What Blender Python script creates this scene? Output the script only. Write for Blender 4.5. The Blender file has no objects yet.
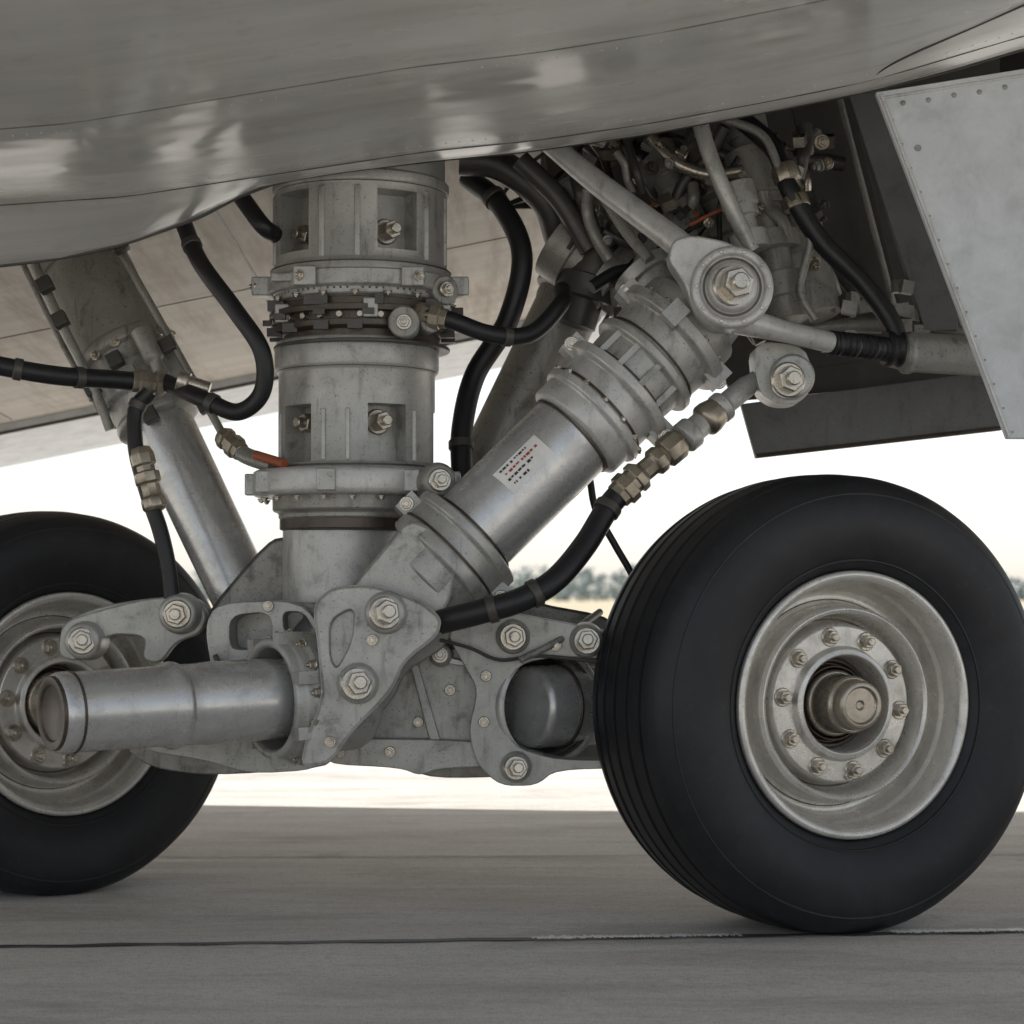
import bpy, bmesh, math, random
from mathutils import Vector, Matrix
random.seed(7)
F=2000.0; CZ=0.89; HV=597.0; CY=-5.5
def W(u,v,d): return Vector(((u-512)/F*d, CY+d, CZ+(HV-v)/F*d))
sc=bpy.context.scene
# ---------------------------------------------------------------- materials
def mat_new(name):
    m=bpy.data.materials.new(name); m.use_nodes=True
    nt=m.node_tree; b=nt.nodes['Principled BSDF']; return m,nt,b
def N(nt,t,**kw):
    n=nt.nodes.new(t)
    for k,v in kw.items():
        if k in n.inputs: n.inputs[k].default_value=v
        else: setattr(n,k,v)
    return n
def coords(nt,scale=(1,1,1)):
    tc=N(nt,'ShaderNodeTexCoord'); mp=N(nt,'ShaderNodeMapping'); mp.inputs['Scale'].default_value=scale
    nt.links.new(tc.outputs['Object'],mp.inputs['Vector']); return mp.outputs['Vector']
def noise(nt,vec,scale,detail=4,rough=.6,dist=0):
    n=N(nt,'ShaderNodeTexNoise'); n.inputs['Scale'].default_value=scale; n.inputs['Detail'].default_value=detail
    n.inputs['Roughness'].default_value=rough; n.inputs['Distortion'].default_value=dist
    nt.links.new(vec,n.inputs['Vector']); return n.outputs['Fac']
def ramp(nt,fac,a,b,ca=(0,0,0,1),cb=(1,1,1,1)):
    r=N(nt,'ShaderNodeValToRGB'); r.color_ramp.elements[0].position=a; r.color_ramp.elements[1].position=b
    r.color_ramp.elements[0].color=ca; r.color_ramp.elements[1].color=cb
    nt.links.new(fac,r.inputs['Fac']); return r.outputs['Color']
def mix(nt,fac,a,b,mode='MIX'):
    m=N(nt,'ShaderNodeMix',data_type='RGBA',blend_type=mode)
    for val,inp in ((fac,m.inputs[0]),(a,m.inputs[6]),(b,m.inputs[7])):
        if isinstance(val,(int,float)): inp.default_value=val
        elif isinstance(val,tuple): inp.default_value=(*val[:3],1)
        else: nt.links.new(val,inp)
    return m.outputs[2]
def mul(nt,a,f):
    m=N(nt,'ShaderNodeMath',operation='MULTIPLY'); nt.links.new(a,m.inputs[0])
    if isinstance(f,(int,float)): m.inputs[1].default_value=f
    else: nt.links.new(f,m.inputs[1])
    return m.outputs[0]
def bump(nt,b,h,strength,dist=.01):
    bp=N(nt,'ShaderNodeBump'); bp.inputs['Strength'].default_value=strength; bp.inputs['Distance'].default_value=dist
    nt.links.new(h,bp.inputs['Height']); nt.links.new(bp.outputs[0],b.inputs['Normal'])
def paint(name,base,rough=.45,metal=0.0,grime=.6,gcol=(.10,.08,.062),bs=.15,coat=0):
    m,nt,b=mat_new(name)
    v=coords(nt); vs=coords(nt,(1,1,.16))
    mid=noise(nt,v,11,6,.70,.4); fine=noise(nt,v,170,2,.6); st=noise(nt,vs,32,4,.65)
    c=mix(nt,ramp(nt,mid,.3,.65),tuple(min(1,x*1.06) for x in base),tuple(x*.84 for x in base))
    g=ramp(nt,mid,.56,.72); c=mix(nt,mul(nt,g,grime*.75),c,gcol)
    s=ramp(nt,st,.57,.72); c=mix(nt,mul(nt,s,grime*.65),c,gcol)
    f=ramp(nt,fine,.63,.69); c=mix(nt,mul(nt,f,grime*.75),c,(.04,.035,.03))
    nt.links.new(c,b.inputs['Base Color'])
    r=N(nt,'ShaderNodeMapRange'); r.inputs['To Min'].default_value=rough-.14; r.inputs['To Max'].default_value=rough+.2
    nt.links.new(mid,r.inputs['Value']); nt.links.new(r.outputs[0],b.inputs['Roughness'])
    b.inputs['Metallic'].default_value=metal; b.inputs['Coat Weight'].default_value=coat
    if bs>0: bump(nt,b,fine,bs,.003)
    return m
M={}
M['cast']=paint('grey_cast_paint',(.49,.485,.455),.36,.35,.72)
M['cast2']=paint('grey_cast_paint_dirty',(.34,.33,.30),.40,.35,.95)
M['light']=paint('light_grey_enamel',(.61,.605,.58),.32,.3,.5)
M['tube']=paint('silver_tube',(.68,.68,.67),.24,.6,.26,bs=.04)
M['steel']=paint('worn_steel',(.50,.45,.38),.26,.85,.5)
M['bolt']=paint('bolt_metal',(.60,.555,.48),.25,.85,.7)
M['rust']=paint('grimy_bronze_ring',(.115,.095,.078),.38,.6,.8,gcol=(.05,.04,.03))
M['darkmetal']=paint('dark_grimy_metal',(.095,.09,.083),.40,.4,.7)
M['black']=paint('matte_black',(.022,.021,.02),.7,0,.2)  # flat near-black coat of the well ceiling
M['rim']=paint('wheel_rim_alloy',(.79,.765,.71),.27,.55,.38,gcol=(.20,.16,.115))
M['brass']=paint('brass_fitting',(.45,.40,.32),.30,.85,.6)
M['hose']=paint('rubber_hose',(.014,.014,.016),.38,0,.3,gcol=(.05,.045,.04),bs=.25)
M['orange']=paint('orange_wire',(.40,.11,.05),.5,0,.3)
M['door']=paint('door_paint',(.64,.66,.67),.4,0,.10,bs=0)
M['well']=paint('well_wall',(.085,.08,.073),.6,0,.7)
M['flap']=paint('flap_grey',(.16,.162,.158),.5,.0,.6)
M['label']=paint('label_white',(.92,.91,.88),.5,0,.02)
M['ink']=paint('label_ink',(.06,.03,.03),.5,0,.1)
M['red']=paint('label_red',(.45,.05,.04),.5,0,.1)
def wing_mat():
    m,nt,b=mat_new('wing_underside'); v=coords(nt)
    a=noise(nt,coords(nt,(.5,3,1)),2.5,5,.6); s_=noise(nt,coords(nt,(3.5,.35,1)),4,5,.65)
    c=mix(nt,ramp(nt,a,.35,.65),(.58,.54,.48),(.48,.445,.39))
    c=mix(nt,mul(nt,ramp(nt,s_,.46,.68),.7),c,(.30,.245,.185))
    nt.links.new(c,b.inputs['Base Color']); b.inputs['Roughness'].default_value=.65; return m
M['wing']=wing_mat()
def tire_mat():
    m,nt,b=mat_new('tire_rubber'); v=coords(nt)
    big=noise(nt,v,5,5,.65,.5); fine=noise(nt,v,160,2)
    c=mix(nt,ramp(nt,big,.42,.75),(.0095,.0105,.013),(.021,.022,.026))
    c=mix(nt,mul(nt,ramp(nt,noise(nt,v,26,5,.75),.56,.76),.35),c,(.055,.054,.054))
    nt.links.new(c,b.inputs['Base Color']); b.inputs['Roughness'].default_value=.5
    bump(nt,b,fine,.14,.002); return m
M['tire']=tire_mat()
def belly_mat():
    m,nt,b=mat_new('fuselage_paint'); v=coords(nt); vx=coords(nt,(.25,1,1))
    big=noise(nt,vx,1.6,5,.55,.6); mid=noise(nt,v,9,5,.65); st=noise(nt,coords(nt,(.15,2.2,1)),6,5,.6)
    c=mix(nt,ramp(nt,big,.38,.62),(.50,.495,.465),(.66,.655,.62))
    c=mix(nt,mul(nt,ramp(nt,st,.48,.72),.4),c,(.36,.335,.29))
    c=mix(nt,mul(nt,ramp(nt,mid,.58,.75),.3),c,(.24,.215,.18))
    nt.links.new(c,b.inputs['Base Color'])
    nt.links.new(ramp(nt,big,.42,.6,(.13,.13,.13,1),(.38,.38,.38,1)),b.inputs['Roughness'])
    bump(nt,b,noise(nt,coords(nt,(.7,1.4,1)),1.3,3,.5),.22,.10); return m
M['belly']=belly_mat()
def ground_mat():
    m,nt,b=mat_new('concrete_apron'); v=coords(nt)
    a=noise(nt,v,.7,5,.65); st=noise(nt,coords(nt,(.18,1,1)),3.6,7,.76,.5); fine=noise(nt,coords(nt,(.5,1,1)),60,5,.8); sp=noise(nt,v,200,1)
    blot=noise(nt,coords(nt,(.5,1,1)),2.2,6,.7,.8)
    c=mix(nt,ramp(nt,a,.35,.65),(.66,.62,.56),(.76,.725,.67))
    c=mix(nt,mul(nt,ramp(nt,st,.46,.66),.62),c,(.41,.37,.325))
    c=mix(nt,mul(nt,ramp(nt,blot,.54,.68),.45),c,(.34,.305,.265))
    c=mix(nt,mul(nt,ramp(nt,fine,.50,.68),.55),c,(.33,.30,.265))
    c=mix(nt,mul(nt,ramp(nt,sp,.60,.66),.6),c,(.13,.12,.11))
    nt.links.new(c,b.inputs['Base Color']); b.inputs['Roughness'].default_value=.95; b.inputs['Specular IOR Level'].default_value=.2
    bump(nt,b,fine,.5,.012); return m
M['ground']=ground_mat()
def simple(name,c1,c2,scale,rough=.9):
    m,nt,b=mat_new(name); v=coords(nt)
    nt.links.new(mix(nt,ramp(nt,noise(nt,v,scale,4),.35,.65),c1,c2),b.inputs['Base Color']); b.inputs['Roughness'].default_value=rough; return m
M['grass']=simple('dry_grass',(.52,.43,.28),(.44,.39,.25),.05)
M['leaf']=simple('haze_tinted_foliage',(.26,.33,.34),(.36,.43,.44),.2)  # distance haze is painted into these pale leaf colours
M['tar']=simple('joint_sealant',(.05,.047,.045),(.10,.09,.08),8,.7)
M['tarlight']=simple('worn_joint_sealant',(.16,.15,.135),(.40,.37,.33),5,.8)
M['linepaint']=simple('worn_white_paint',(.9,.88,.84),(.65,.62,.57),14,.7)
# ---------------------------------------------------------------- geometry builder
def empty(name,loc=(0,0,0)):
    e=bpy.data.objects.new(name,None); sc.collection.objects.link(e); e.location=loc; return e
def frame(ax):
    ax=Vector(ax).normalized()
    ref=Vector((0,-1,0)) if abs(ax.y)<.75 else Vector((0,0,1))
    x=(ref-ax*ref.dot(ax)).normalized(); return ax,x,ax.cross(x)
def chamfer(prof,c):
    if c<=0: return prof
    out=[prof[0]]
    for i in range(1,len(prof)-1):
        p=Vector(prof[i]);a=Vector(prof[i-1]);b=Vector(prof[i+1])
        la=(a-p).length; lb=(b-p).length
        if la<1e-6 or lb<1e-6: continue
        if (p-a).angle(b-p,0)<.35: out.append(tuple(p)); continue
        q1=p+(a-p)/la*min(c,la*.33); q2=p+(b-p)/lb*min(c,lb*.33)
        out+= [tuple(q1),tuple(q2)]
    out.append(prof[-1]); return out
def catmull(pts,n=8):
    P=[Vector(p) for p in pts]; P=[P[0]*2-P[1]]+P+[P[-1]*2-P[-2]]; out=[]
    for i in range(1,len(P)-2):
        a,b,c,d=P[i-1:i+3]
        for j in range(n):
            t=j/n
            out.append(.5*((2*b)+(c-a)*t+(2*a-5*b+4*c-d)*t*t+(3*b-a-3*c+d)*t**3))
    out.append(P[-2]); return out
def rounded(poly,it=2):
    for _ in range(it):
        o=[]
        for i in range(len(poly)):
            a=poly[i];b=poly[(i+1)%len(poly)]
            o+=[a.lerp(b,.2),a.lerp(b,.8)]
        poly=o
    return poly
class Part:
    def __init__(s,name,parent,mat): s.n=name;s.p=parent;s.m=M[mat];s.bm=bmesh.new()
    def lathe(s,p0,ax,prof,seg=56,ch=.003,ring=False,scale=1.0,rot=0,ell=1.0):
        p0=Vector(p0);ax,x,y=frame(ax); bm=s.bm
        prof=[(a*scale,b*scale) for a,b in prof]
        if not ring:
            if prof[0][1]>1e-5: prof=[(prof[0][0],0)]+prof
            if prof[-1][1]>1e-5: prof=prof+[(prof[-1][0],0)]
        prof=chamfer(prof,ch); rings=[]
        for t,r in prof:
            if r<1e-5: rings.append([bm.verts.new(p0+ax*t)])
            else: rings.append([bm.verts.new(p0+ax*t+(x*math.cos(2*math.pi*i/seg+rot)+y*math.sin(2*math.pi*i/seg+rot)*ell)*r) for i in range(seg)])
        pr=list(zip(rings,rings[1:]))
        if ring: pr.append((rings[-1],rings[0]))
        for A,B in pr:
            for i in range(seg):
                j=(i+1)%seg
                if len(A)==1 and len(B)==1: continue
                try:
                    if len(A)==1: bm.faces.new((A[0],B[j],B[i]))
                    elif len(B)==1: bm.faces.new((A[i],A[j],B[0]))
                    else: bm.faces.new((A[i],A[j],B[j],B[i]))
                except ValueError: pass
        return s
    def patch(s,p0,ax,t0,t1,r,a0,a1,th=.0015):
        p0=Vector(p0);ax,x,y=frame(ax);n=10;g=[]
        for t in (t0,t1):
            g.append([s.bm.verts.new(p0+ax*t+(x*math.cos(a)+y*math.sin(a))*(r+th)) for a in [a0+(a1-a0)*i/n for i in range(n+1)]])
        for i in range(n): s.bm.faces.new((g[0][i],g[0][i+1],g[1][i+1],g[1][i]))
        return s
    def tube(s,pts,r,seg=18,n=8,rf=None,smooth=True):
        C=catmull(pts,n) if smooth and len(pts)>2 else [Vector(p) for p in pts]
        bm=s.bm; T=[(C[min(i+1,len(C)-1)]-C[max(i-1,0)]).normalized() for i in range(len(C))]
        _,x,_=frame(T[0]); rings=[]
        for i,c in enumerate(C):
            x=(x-T[i]*x.dot(T[i])).normalized(); y=T[i].cross(x)
            rr=r if rf is None else rf(i/(len(C)-1))
            rings.append([bm.verts.new(c+(x*math.cos(2*math.pi*k/seg)+y*math.sin(2*math.pi*k/seg))*rr) for k in range(seg)])
        for A,B in zip(rings,rings[1:]):
            for i in range(seg):
                j=(i+1)%seg; bm.faces.new((A[i],A[j],B[j],B[i]))
        bm.faces.new(rings[0][::-1]); bm.faces.new(rings[-1]); return s
    def box(s,c,ax,hd,wd=None):
        ax,x,y=frame(ax); c=Vector(c); vs=[]
        for i in (-1,1):
            for j in (-1,1):
                for k in (-1,1): vs.append(s.bm.verts.new(c+ax*hd[0]*i+x*hd[1]*j+y*hd[2]*k))
        for f in ((0,1,3,2),(4,6,7,5),(0,4,5,1),(2,3,7,6),(0,2,6,4),(1,5,7,3)): s.bm.faces.new([vs[i] for i in f])
        return s
    def plate(s,pts,th,rnd=2,inset=0,depth=.012):
        P=[Vector(p) for p in pts]
        if rnd: P=rounded(P,rnd)
        n=Vector((0,0,0))
        for i in range(len(P)): n+=P[i].cross(P[(i+1)%len(P)])
        n.normalize()
        if n.y>0: P.reverse(); n=-n
        A=[s.bm.verts.new(p) for p in P]; B=[s.bm.verts.new(p-n*th) for p in P]
        f=s.bm.faces.new(A); s.bm.faces.new(B[::-1])
        for i in range(len(P)):
            j=(i+1)%len(P); s.bm.faces.new((A[j],A[i],B[i],B[j]))
        if inset:
            r=bmesh.ops.inset_region(s.bm,faces=[f],thickness=inset)
            r2=bmesh.ops.inset_region(s.bm,faces=[f],thickness=.006)
            for v in f.verts: v.co-=n*depth
        return s
    def bolt(s,p,ax,r,L=1.0):
        p=Vector(p)
        s.lathe(p,ax,[(-.3*r,1.55*r),(.25*r,1.55*r)],24,.15*r)
        s.lathe(p,ax,[(.15*r,1.15*r),(1.0*r*L,1.15*r)],6,.12*r,rot=random.random())
        s.lathe(p,ax,[(.9*r*L,.62*r),(1.45*r*L,.62*r)],20,.1*r); return s
    def done(s,bevel=0,sharp=33,cut=None):
        bm=s.bm; bmesh.ops.recalc_face_normals(bm,faces=bm.faces)
        me=bpy.data.meshes.new(s.n); bm.to_mesh(me); bm.free()
        o=bpy.data.objects.new(s.n,me); sc.collection.objects.link(o); me.materials.append(s.m)
        if cut:
            for c in cut:
                md=o.modifiers.new('b','BOOLEAN'); md.object=c; md.operation='DIFFERENCE'; md.solver='EXACT'
            bpy.context.view_layer.update()
            me2=bpy.data.meshes.new_from_object(o.evaluated_get(bpy.context.evaluated_depsgraph_get()))
            o.modifiers.clear(); o.data=me2; me=me2
            for c in cut: bpy.data.objects.remove(c)
        for p in me.polygons: p.use_smooth=True
        if bevel:
            md=o.modifiers.new('bev','BEVEL'); md.width=bevel; md.segments=2; md.limit_method='ANGLE'; md.angle_limit=math.radians(40)
            o.modifiers.new('wn','WEIGHTED_NORMAL')
        else: me.set_sharp_from_angle(angle=math.radians(sharp))
        if s.p: o.parent=s.p
        return o
def k(d): return d/F
TOC=Vector((0,-1,0))
# ---------------------------------------------------------------- wheels
def wheel(cx,d,ang,R,nub):
    e=empty('aircraft_wheel'); q=R/.605
    n=Vector((math.sin(math.radians(ang)),-math.cos(math.radians(ang)),0)); zc=R-.012
    c=Vector((cx,CY+d,zc))
    half=[(.152,.340),(.176,.350),(.203,.385),(.221,.43),(.228,.475),(.223,.52),(.209,.553),(.187,.578),(.158,.5915)]
    hs=[(p.x,p.y) for p in catmull([Vector((a,b,0)) for a,b in half],5)]
    def RR(a): return .6055-.56*a*a
    tr=[]
    for g in (.126,.064,0,-.064,-.126): tr+=[(g+.0095,RR(g)),(g+.0065,RR(g)-.016),(g-.0065,RR(g)-.016),(g-.0095,RR(g)),]
    full=hs+tr+[(-a,b) for a,b in hs[::-1]]
    def flat(bm):
        for v in bm.verts:
            if v.co.z<.14:
                a=(v.co-c).dot(n); kx=(1-max(v.co.z,0)/.14)
                v.co+=n*(.028*kx*kx*(1 if a>0 else -1)*min(1,abs(a)/.15))
            if v.co.z<.0: v.co.z=0.0
    t=Part('tire',e,'tire'); t.lathe(c,n,full,180,0,ring=True,scale=q); flat(t.bm); t.done(sharp=40)
    r=Part('sidewall_rings',e,'tire')
    for rad,a in ((.545,.2135),(.375,.1985)):
        r.lathe(c,n,[(a-.006,rad-.004),(a+.0012,rad-.002),(a+.0012,rad+.002),(a-.006,rad+.004)],160,0,ring=True,scale=q)
    flat(r.bm); r.done()
    r=Part('rim',e,'rim')
    r.lathe(c,n,[(-.15,0),(-.15,.338),(.160,.336),(.176,.349),(.187,.347),(.191,.338),(.187,.328),(.178,.321),(.120,.314),(.110,.305),(.062,.298),(.050,.288),(.050,.272),(.062,.263),(.128,.257),(.140,.248),(.134,.238),(.062,.231),(.050,.224),(.052,.216),(.100,.210),(.112,.203),(.114,.150),(.122,.148),(.136,.144),(.140,.130),(.128,.124),(.050,.120),(.02,.10),(.02,0)],120,.002,scale=q)
    r.done(sharp=28)
    b=Part('hub_bolts',e,'bolt'); _,x,y=frame(n)
    for i in range(10):
        a=2*math.pi*i/10+.2; rad=(x*math.cos(a)+y*math.sin(a))
        b.bolt(c+n*.114*q+rad*.178*q,n,.0165,1.4)
    b.lathe(c+n*.10*q+(x*math.cos(3.25)+y*math.sin(3.25))*.190*q,n,[(.0,.014),(.022,.012),(.022,.008),(.015,.007)],20,.001)
    b.done()
    gr=Part('rim_grime_rings',e,'rust')
    for rad,a in ((.2715,.0505),(.2205,.0512)): gr.lathe(c,n,[(a-.002,rad-.004),(a+.0006,rad-.003),(a+.0006,rad+.003),(a-.002,rad+.004)],100,0,ring=True,scale=q)
    gr.done()
    dk=Part('bearing_cavity',e,'rust'); dk.lathe(c,n,[(.02,.119),(.06,.118),(.06,.108),(.05,.106),(.05,.100),(.08,.099),(.08,.094),(.035,.090),(.035,0)],64,.002,scale=q)
    dk.done()
    pw=Part('wheel_axle_nut',e,'steel')
    if nub:
        pw.lathe(c,n,[(.03,.088),(.085,.088),(.092,.083),(.092,.078),(.165,.075),(.172,.071),(.172,.066),(.205,.064),(.212,.058),(.212,.048),(.204,.046),(.204,.012),(.198,.010),(.198,0)],64,.002,scale=q)
    else: pw.lathe(c,n,[(.03,.10),(.09,.10),(.095,.09),(.095,.06)],64,.002,scale=q)
    pw.done()
    return c,n
cR,nR=wheel(.836,5.45,22.5,.617,True)
cL,nL=wheel(-1.43,6.12,38,.582,False)
# ---------------------------------------------------------------- main strut
G=empty('landing_gear_strut')
dS=5.6; s=k(dS); ax0=W(361,0,dS); sx=ax0.x; sy=ax0.y
def Z(v,d=dS): return CZ+(HV-v)/F*d
def cyl(name,mat,rows,cx=361,ch=.004,cut=None,seg=96,ell=1):
    base=Vector(((cx-512)/F*dS,sy,0))
    p=Part(name,G,mat); p.lathe(base,(0,0,1),[(Z(v),r*s) for v,r in rows[::-1]],seg,ch); return p.done(cut=cut)
def cutter(cx,ang,r,v0,v1,w,dep):
    a=math.radians(ang); dr=Vector((math.sin(a),-math.cos(a),0)); p=Part('cut',None,'darkmetal')
    c=Vector(((cx-512)/F*dS,sy,(Z(v0)+Z(v1))/2))+dr*(r*s-dep+.1)
    t=Vector((0,0,1)).cross(dr); vs=[]
    for i in(-1,1):
        for j in(-1,1):
            for l in(-1,1): vs.append(p.bm.verts.new(c+dr*.1*i+t*w*s/2*j+Vector((0,0,1))*abs(Z(v0)-Z(v1))/2*l))
    for f in ((0,1,3,2),(4,6,7,5),(0,4,5,1),(2,3,7,6),(0,2,6,4),(1,5,7,3)): p.bm.faces.new([vs[q] for q in f])
    return p.done()
cyl('upper_cylinder','cast',[(120,84),(186,84),(186,88),(196,88),(198,86),(270,86),(274,90),(284,90),(285,84)],361,cut=[cutter(361,29,86,205,262,42,.085),cutter(361,-47,86,203,262,46,.085),cutter(361,100,86,207,262,44,.05)])
cyl('upper_flange','cast',[(282,95),(298,95),(298,88),(306,88),(306,80),(312,80)],362)
cyl('seal_stack','rust',[(308,84),(316,84),(316,92),(322,92),(322,84),(330,84),(330,88),(336,88),(338,78),(352,78)],362,.0015)
cyl('lower_cylinder','cast',[(344,80),(350,82),(372,82),(376,78),(466,78),(470,84),(474,84)],357,cut=[cutter(357,27,78,410,466,40,.075),cutter(357,-45,78,410,466,40,.075),cutter(357,95,78,412,466,38,.045)])
cyl('lower_flange','light',[(472,97),(476,99),(494,99),(498,96),(498,80)],352)
cyl('lower_collar','cast2',[(496,82),(512,82),(514,76),(520,76)],355)
cyl('wiper_ring','rust',[(516,72),(530,72),(532,66)],352,.0015)
cyl('piston','light',[(526,62),(640,62)],345)
b=Part('strut_bolts',G,'steel')
def onstrut(cx,ang,r,v):
    a=math.radians(ang); dr=Vector((math.sin(a),-math.cos(a),0))
    return Vector(((cx-512)/F*dS,sy,Z(v)))+dr*r*s,dr
for cx,ang,r,v in ((361,29,57,241),(361,-47,57,243),(357,27,52,426),(357,-45,52,427)):
    p,dr=onstrut(cx,ang,r,v); b.bolt(p,dr,.023,2.2)
for i in range(28):
    p,dr=onstrut(362,i*360/28+3,86,326); b.lathe(p-dr*.012,dr,[(0,.009),(.024,.009)],8,.001)
for i in range(18):
    p,dr=onstrut(362,i*20,91,296); b.bolt(p-Vector((0,0,.022)),Vector((0,0,-1)),.008)
for i in range(20):
    p,dr=onstrut(352,i*18+5,90,500); b.bolt(p,Vector((0,0,-1)),.007)
b.done()
c=Part('clamps_and_lugs',G,'cast')
for ang,v,r,w in ((35,290,96,.03),(-30,290,96,.03),(80,290,98,.03),(-80,290,98,.03),(-60,320,86,.02),(10,320,86,.02),(60,322,90,.035)):
    p,dr=onstrut(362,ang,r,v); c.box(p,(0,0,1),(.026,w*.9,w))
for ang in (-88,-55,-10,40,85):
    p,dr=onstrut(352,ang,97,485); c.box(p,(0,0,1),(.03,.018,.026))
c.box(W(290,278,5.42),(1,0,0),(.05,.02,.012)); c.box(W(400,278,5.42),(1,0,0),(.07,.02,.012))
c.box(W(442,483,5.42),(1,0,0),(.05,.03,.03))
c.done(bevel=.004)
c=Part('side_bosses',G,'cast2')
c.lathe(W(440,480,5.32),(.25,-.95,.05),[(-.12,.05),(-.02,.05),(-.01,.046),(.0,.04)],40)
c.lathe(W(446,290,5.45),(.5,-.8,0),[(-.1,.04),(.0,.04)],30)
c.lathe(W(404,322,5.36),(0,-1,0),[(-.06,.042),(.012,.042)],30)
c.lathe(W(430,322,5.40),(.3,-1,0),[(-.06,.03),(.012,.03)],30)
c.done()
b=Part('boss_bolts',G,'bolt'); b.bolt(W(440,480,5.31),(.25,-.95,.05),.02); b.bolt(W(404,322,5.345),(0,-1,0),.014); b.bolt(W(447,289,5.44),(.5,-.8,0),.014)
for ang,v,r in ((35,290,108),(-30,290,108),(-78,290,108)):
    p_,dr=onstrut(362,ang,r-1,v); b.bolt(p_,dr,.010)
b.done()
r=Part('strut_hardware_rings',G,'darkmetal')
for v in (350,300): r.lathe(Vector(((362-512)/F*dS,sy,Z(v))),(0,0,1),[(-.006,88*s),(.004,88*s)],80,.002)
for i in range(14):
    p,dr=onstrut(362,i*26,88,336); r.box(p,(0,0,1),(.012,.012,.02))
for i in range(9):
    p,dr=onstrut(362,i*40+15,90,312); r.box(p,(0,0,1),(.014,.014,.012+.01*(i%3)))
for i in range(11):
    p,dr=onstrut(362,i*33+8,93,324); r.box(p,(0,0,1),(.008,.008,.016))
for v,rr_,cx in ((274.5,90.5,361),(197,87,361),(469,84.5,357),(373.5,80.5,357)): r.lathe(Vector(((cx-512)/F*dS,sy,Z(v))),(0,0,1),[(-.002,rr_*s),(.002,rr_*s)],90,.0005)
r.done(bevel=.002)
r=Part('cast_ribs',G,'cast')
for ang in (2,52,-22,-75,78):
    p,dr=onstrut(361,ang,85.5,236); r.box(p,(0,0,1),(.095,.007,.008))
for ang in (-2,50,-20,-70):
    p,dr=onstrut(357,ang,78,440); r.box(p,(0,0,1),(.07,.006,.006))
r.done(bevel=.003)
# ---------------------------------------------------------------- left drag strut (behind)
E=empty('side_brace_strut')
A=W(80,255,6.0);B=W(245,600,5.75);ax=(B-A).normalized();L=(B-A).length
p=Part('outer_cylinder',E,'cast2'); p.lathe(A-ax*.3,ax,[(0,.13),(.3,.135),(.32,.145),(.34,.145),(.345,.132),(.62,.132),(.63,.145),(.66,.145),(.67,.13),(.74,.128)],72); p.done()
p=Part('gland_nut',E,'cast'); p.lathe(A-ax*.3,ax,[(.72,.138),(.76,.142),(.80,.142),(.81,.125),(.86,.12),(.87,.128),(.89,.128),(.90,.11)],64)
_,x,y=frame(ax)
for i in range(6):
    a=i*1.047; p.box(A+ax*.48+(x*math.cos(a)+y*math.sin(a))*.14,ax,(.03,.02,.02))
p.done()
p=Part('rod',E,'tube'); p.lathe(A-ax*.3,ax,[(.88,.095),(L+.42,.09)],64); p.done()
b=Part('gland_bolts',E,'bolt')
for i in range(12):
    a=i*math.pi/6; b.bolt(A+ax*.36+(x*math.cos(a)+y*math.sin(a))*.14,(x*math.cos(a)+y*math.sin(a)),.011)
b.done()
p=Part('parallel_pipes',E,'cast2')
p.tube([W(35,265,5.8),W(60,320,5.78),W(95,390,5.75),W(110,430,5.75)],.014); p.tube([W(22,262,5.9),W(55,330,5.86),W(92,400,5.8)],.009)
p.tube([W(120,250,5.82),W(165,330,5.78),W(215,420,5.72),W(225,440,5.7)],.012)
p.lathe(W(140,330,5.75),ax,[(0,.03),(.1,.03),(.11,.02),(.16,.02)],24); p.done()
p=Part('clamp_blocks',E,'darkmetal')
for u,v in ((60,320),(92,388),(168,345),(205,405),(150,415),(115,360),(120,245),(45,285)): p.box(W(u,v,5.76),ax,(.022,.016,.022))
p.done(bevel=.004)
E2=empty('rear_brace_strut')
A=W(612,215,6.05);B=W(480,490,5.95);ax=(B-A).normalized();L=(B-A).length
p=Part('rear_cylinder',E2,'cast2'); p.lathe(A,ax,[(0,.10),(.12,.11),(.13,.14),(.17,.14),(.18,.12),(.28,.12),(.29,.105),(.31,.105),(.33,.10),(L,.10),(L+.4,.095)],64); p.done()
b=Part('rear_bolts',E2,'bolt'); _,x,y=frame(ax)
for i in range(12):
    a=i*math.pi/6; rd=(x*math.cos(a)+y*math.sin(a)); b.bolt(A+ax*.185+rd*.125,ax,.010)
b.done()
# ---------------------------------------------------------------- main diagonal brace
D=empty('diagonal_brace')
A=W(398,606,5.28);B=W(704,306,5.46);ax=(B-A).normalized();s3=(B-A).length/427.0
def bt(t): return A+ax*t*s3
def prof(rows): return [(t*s3,r*s3*.985) for t,r in rows]
p=Part('brace_tube',D,'tube'); p.lathe(A,ax,prof([(60,46),(270,46)]),96); p.done()
p=Part('lower_clamp',D,'cast'); p.lathe(A,ax,prof([(28,42),(30,50),(52,53),(54,60),(66,60),(68,57),(86,57),(88,62),(97,62),(100,50)]),80)
_,x,y=frame(ax)
for a in (1.5,-1.6,2.6): p.box(bt(76)+(x*math.cos(a)+y*math.sin(a))*62*s3,ax,(.03,.03,.022))
p.done()
p=Part('upper_collar',D,'light'); p.lathe(A,ax,prof([(240,49),(243,55),(262,55),(264,60),(272,60),(274,54),(296,54),(298,64),(308,64),(310,52)]),80)
p.done()
p=Part('upper_housing',D,'cast'); p.lathe(A,ax,prof([(305,50),(335,52),(337,60),(345,60),(347,54),(372,56),(374,66),(386,66),(388,56),(410,55),(414,48),(440,44),(470,40)]),80)
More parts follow.
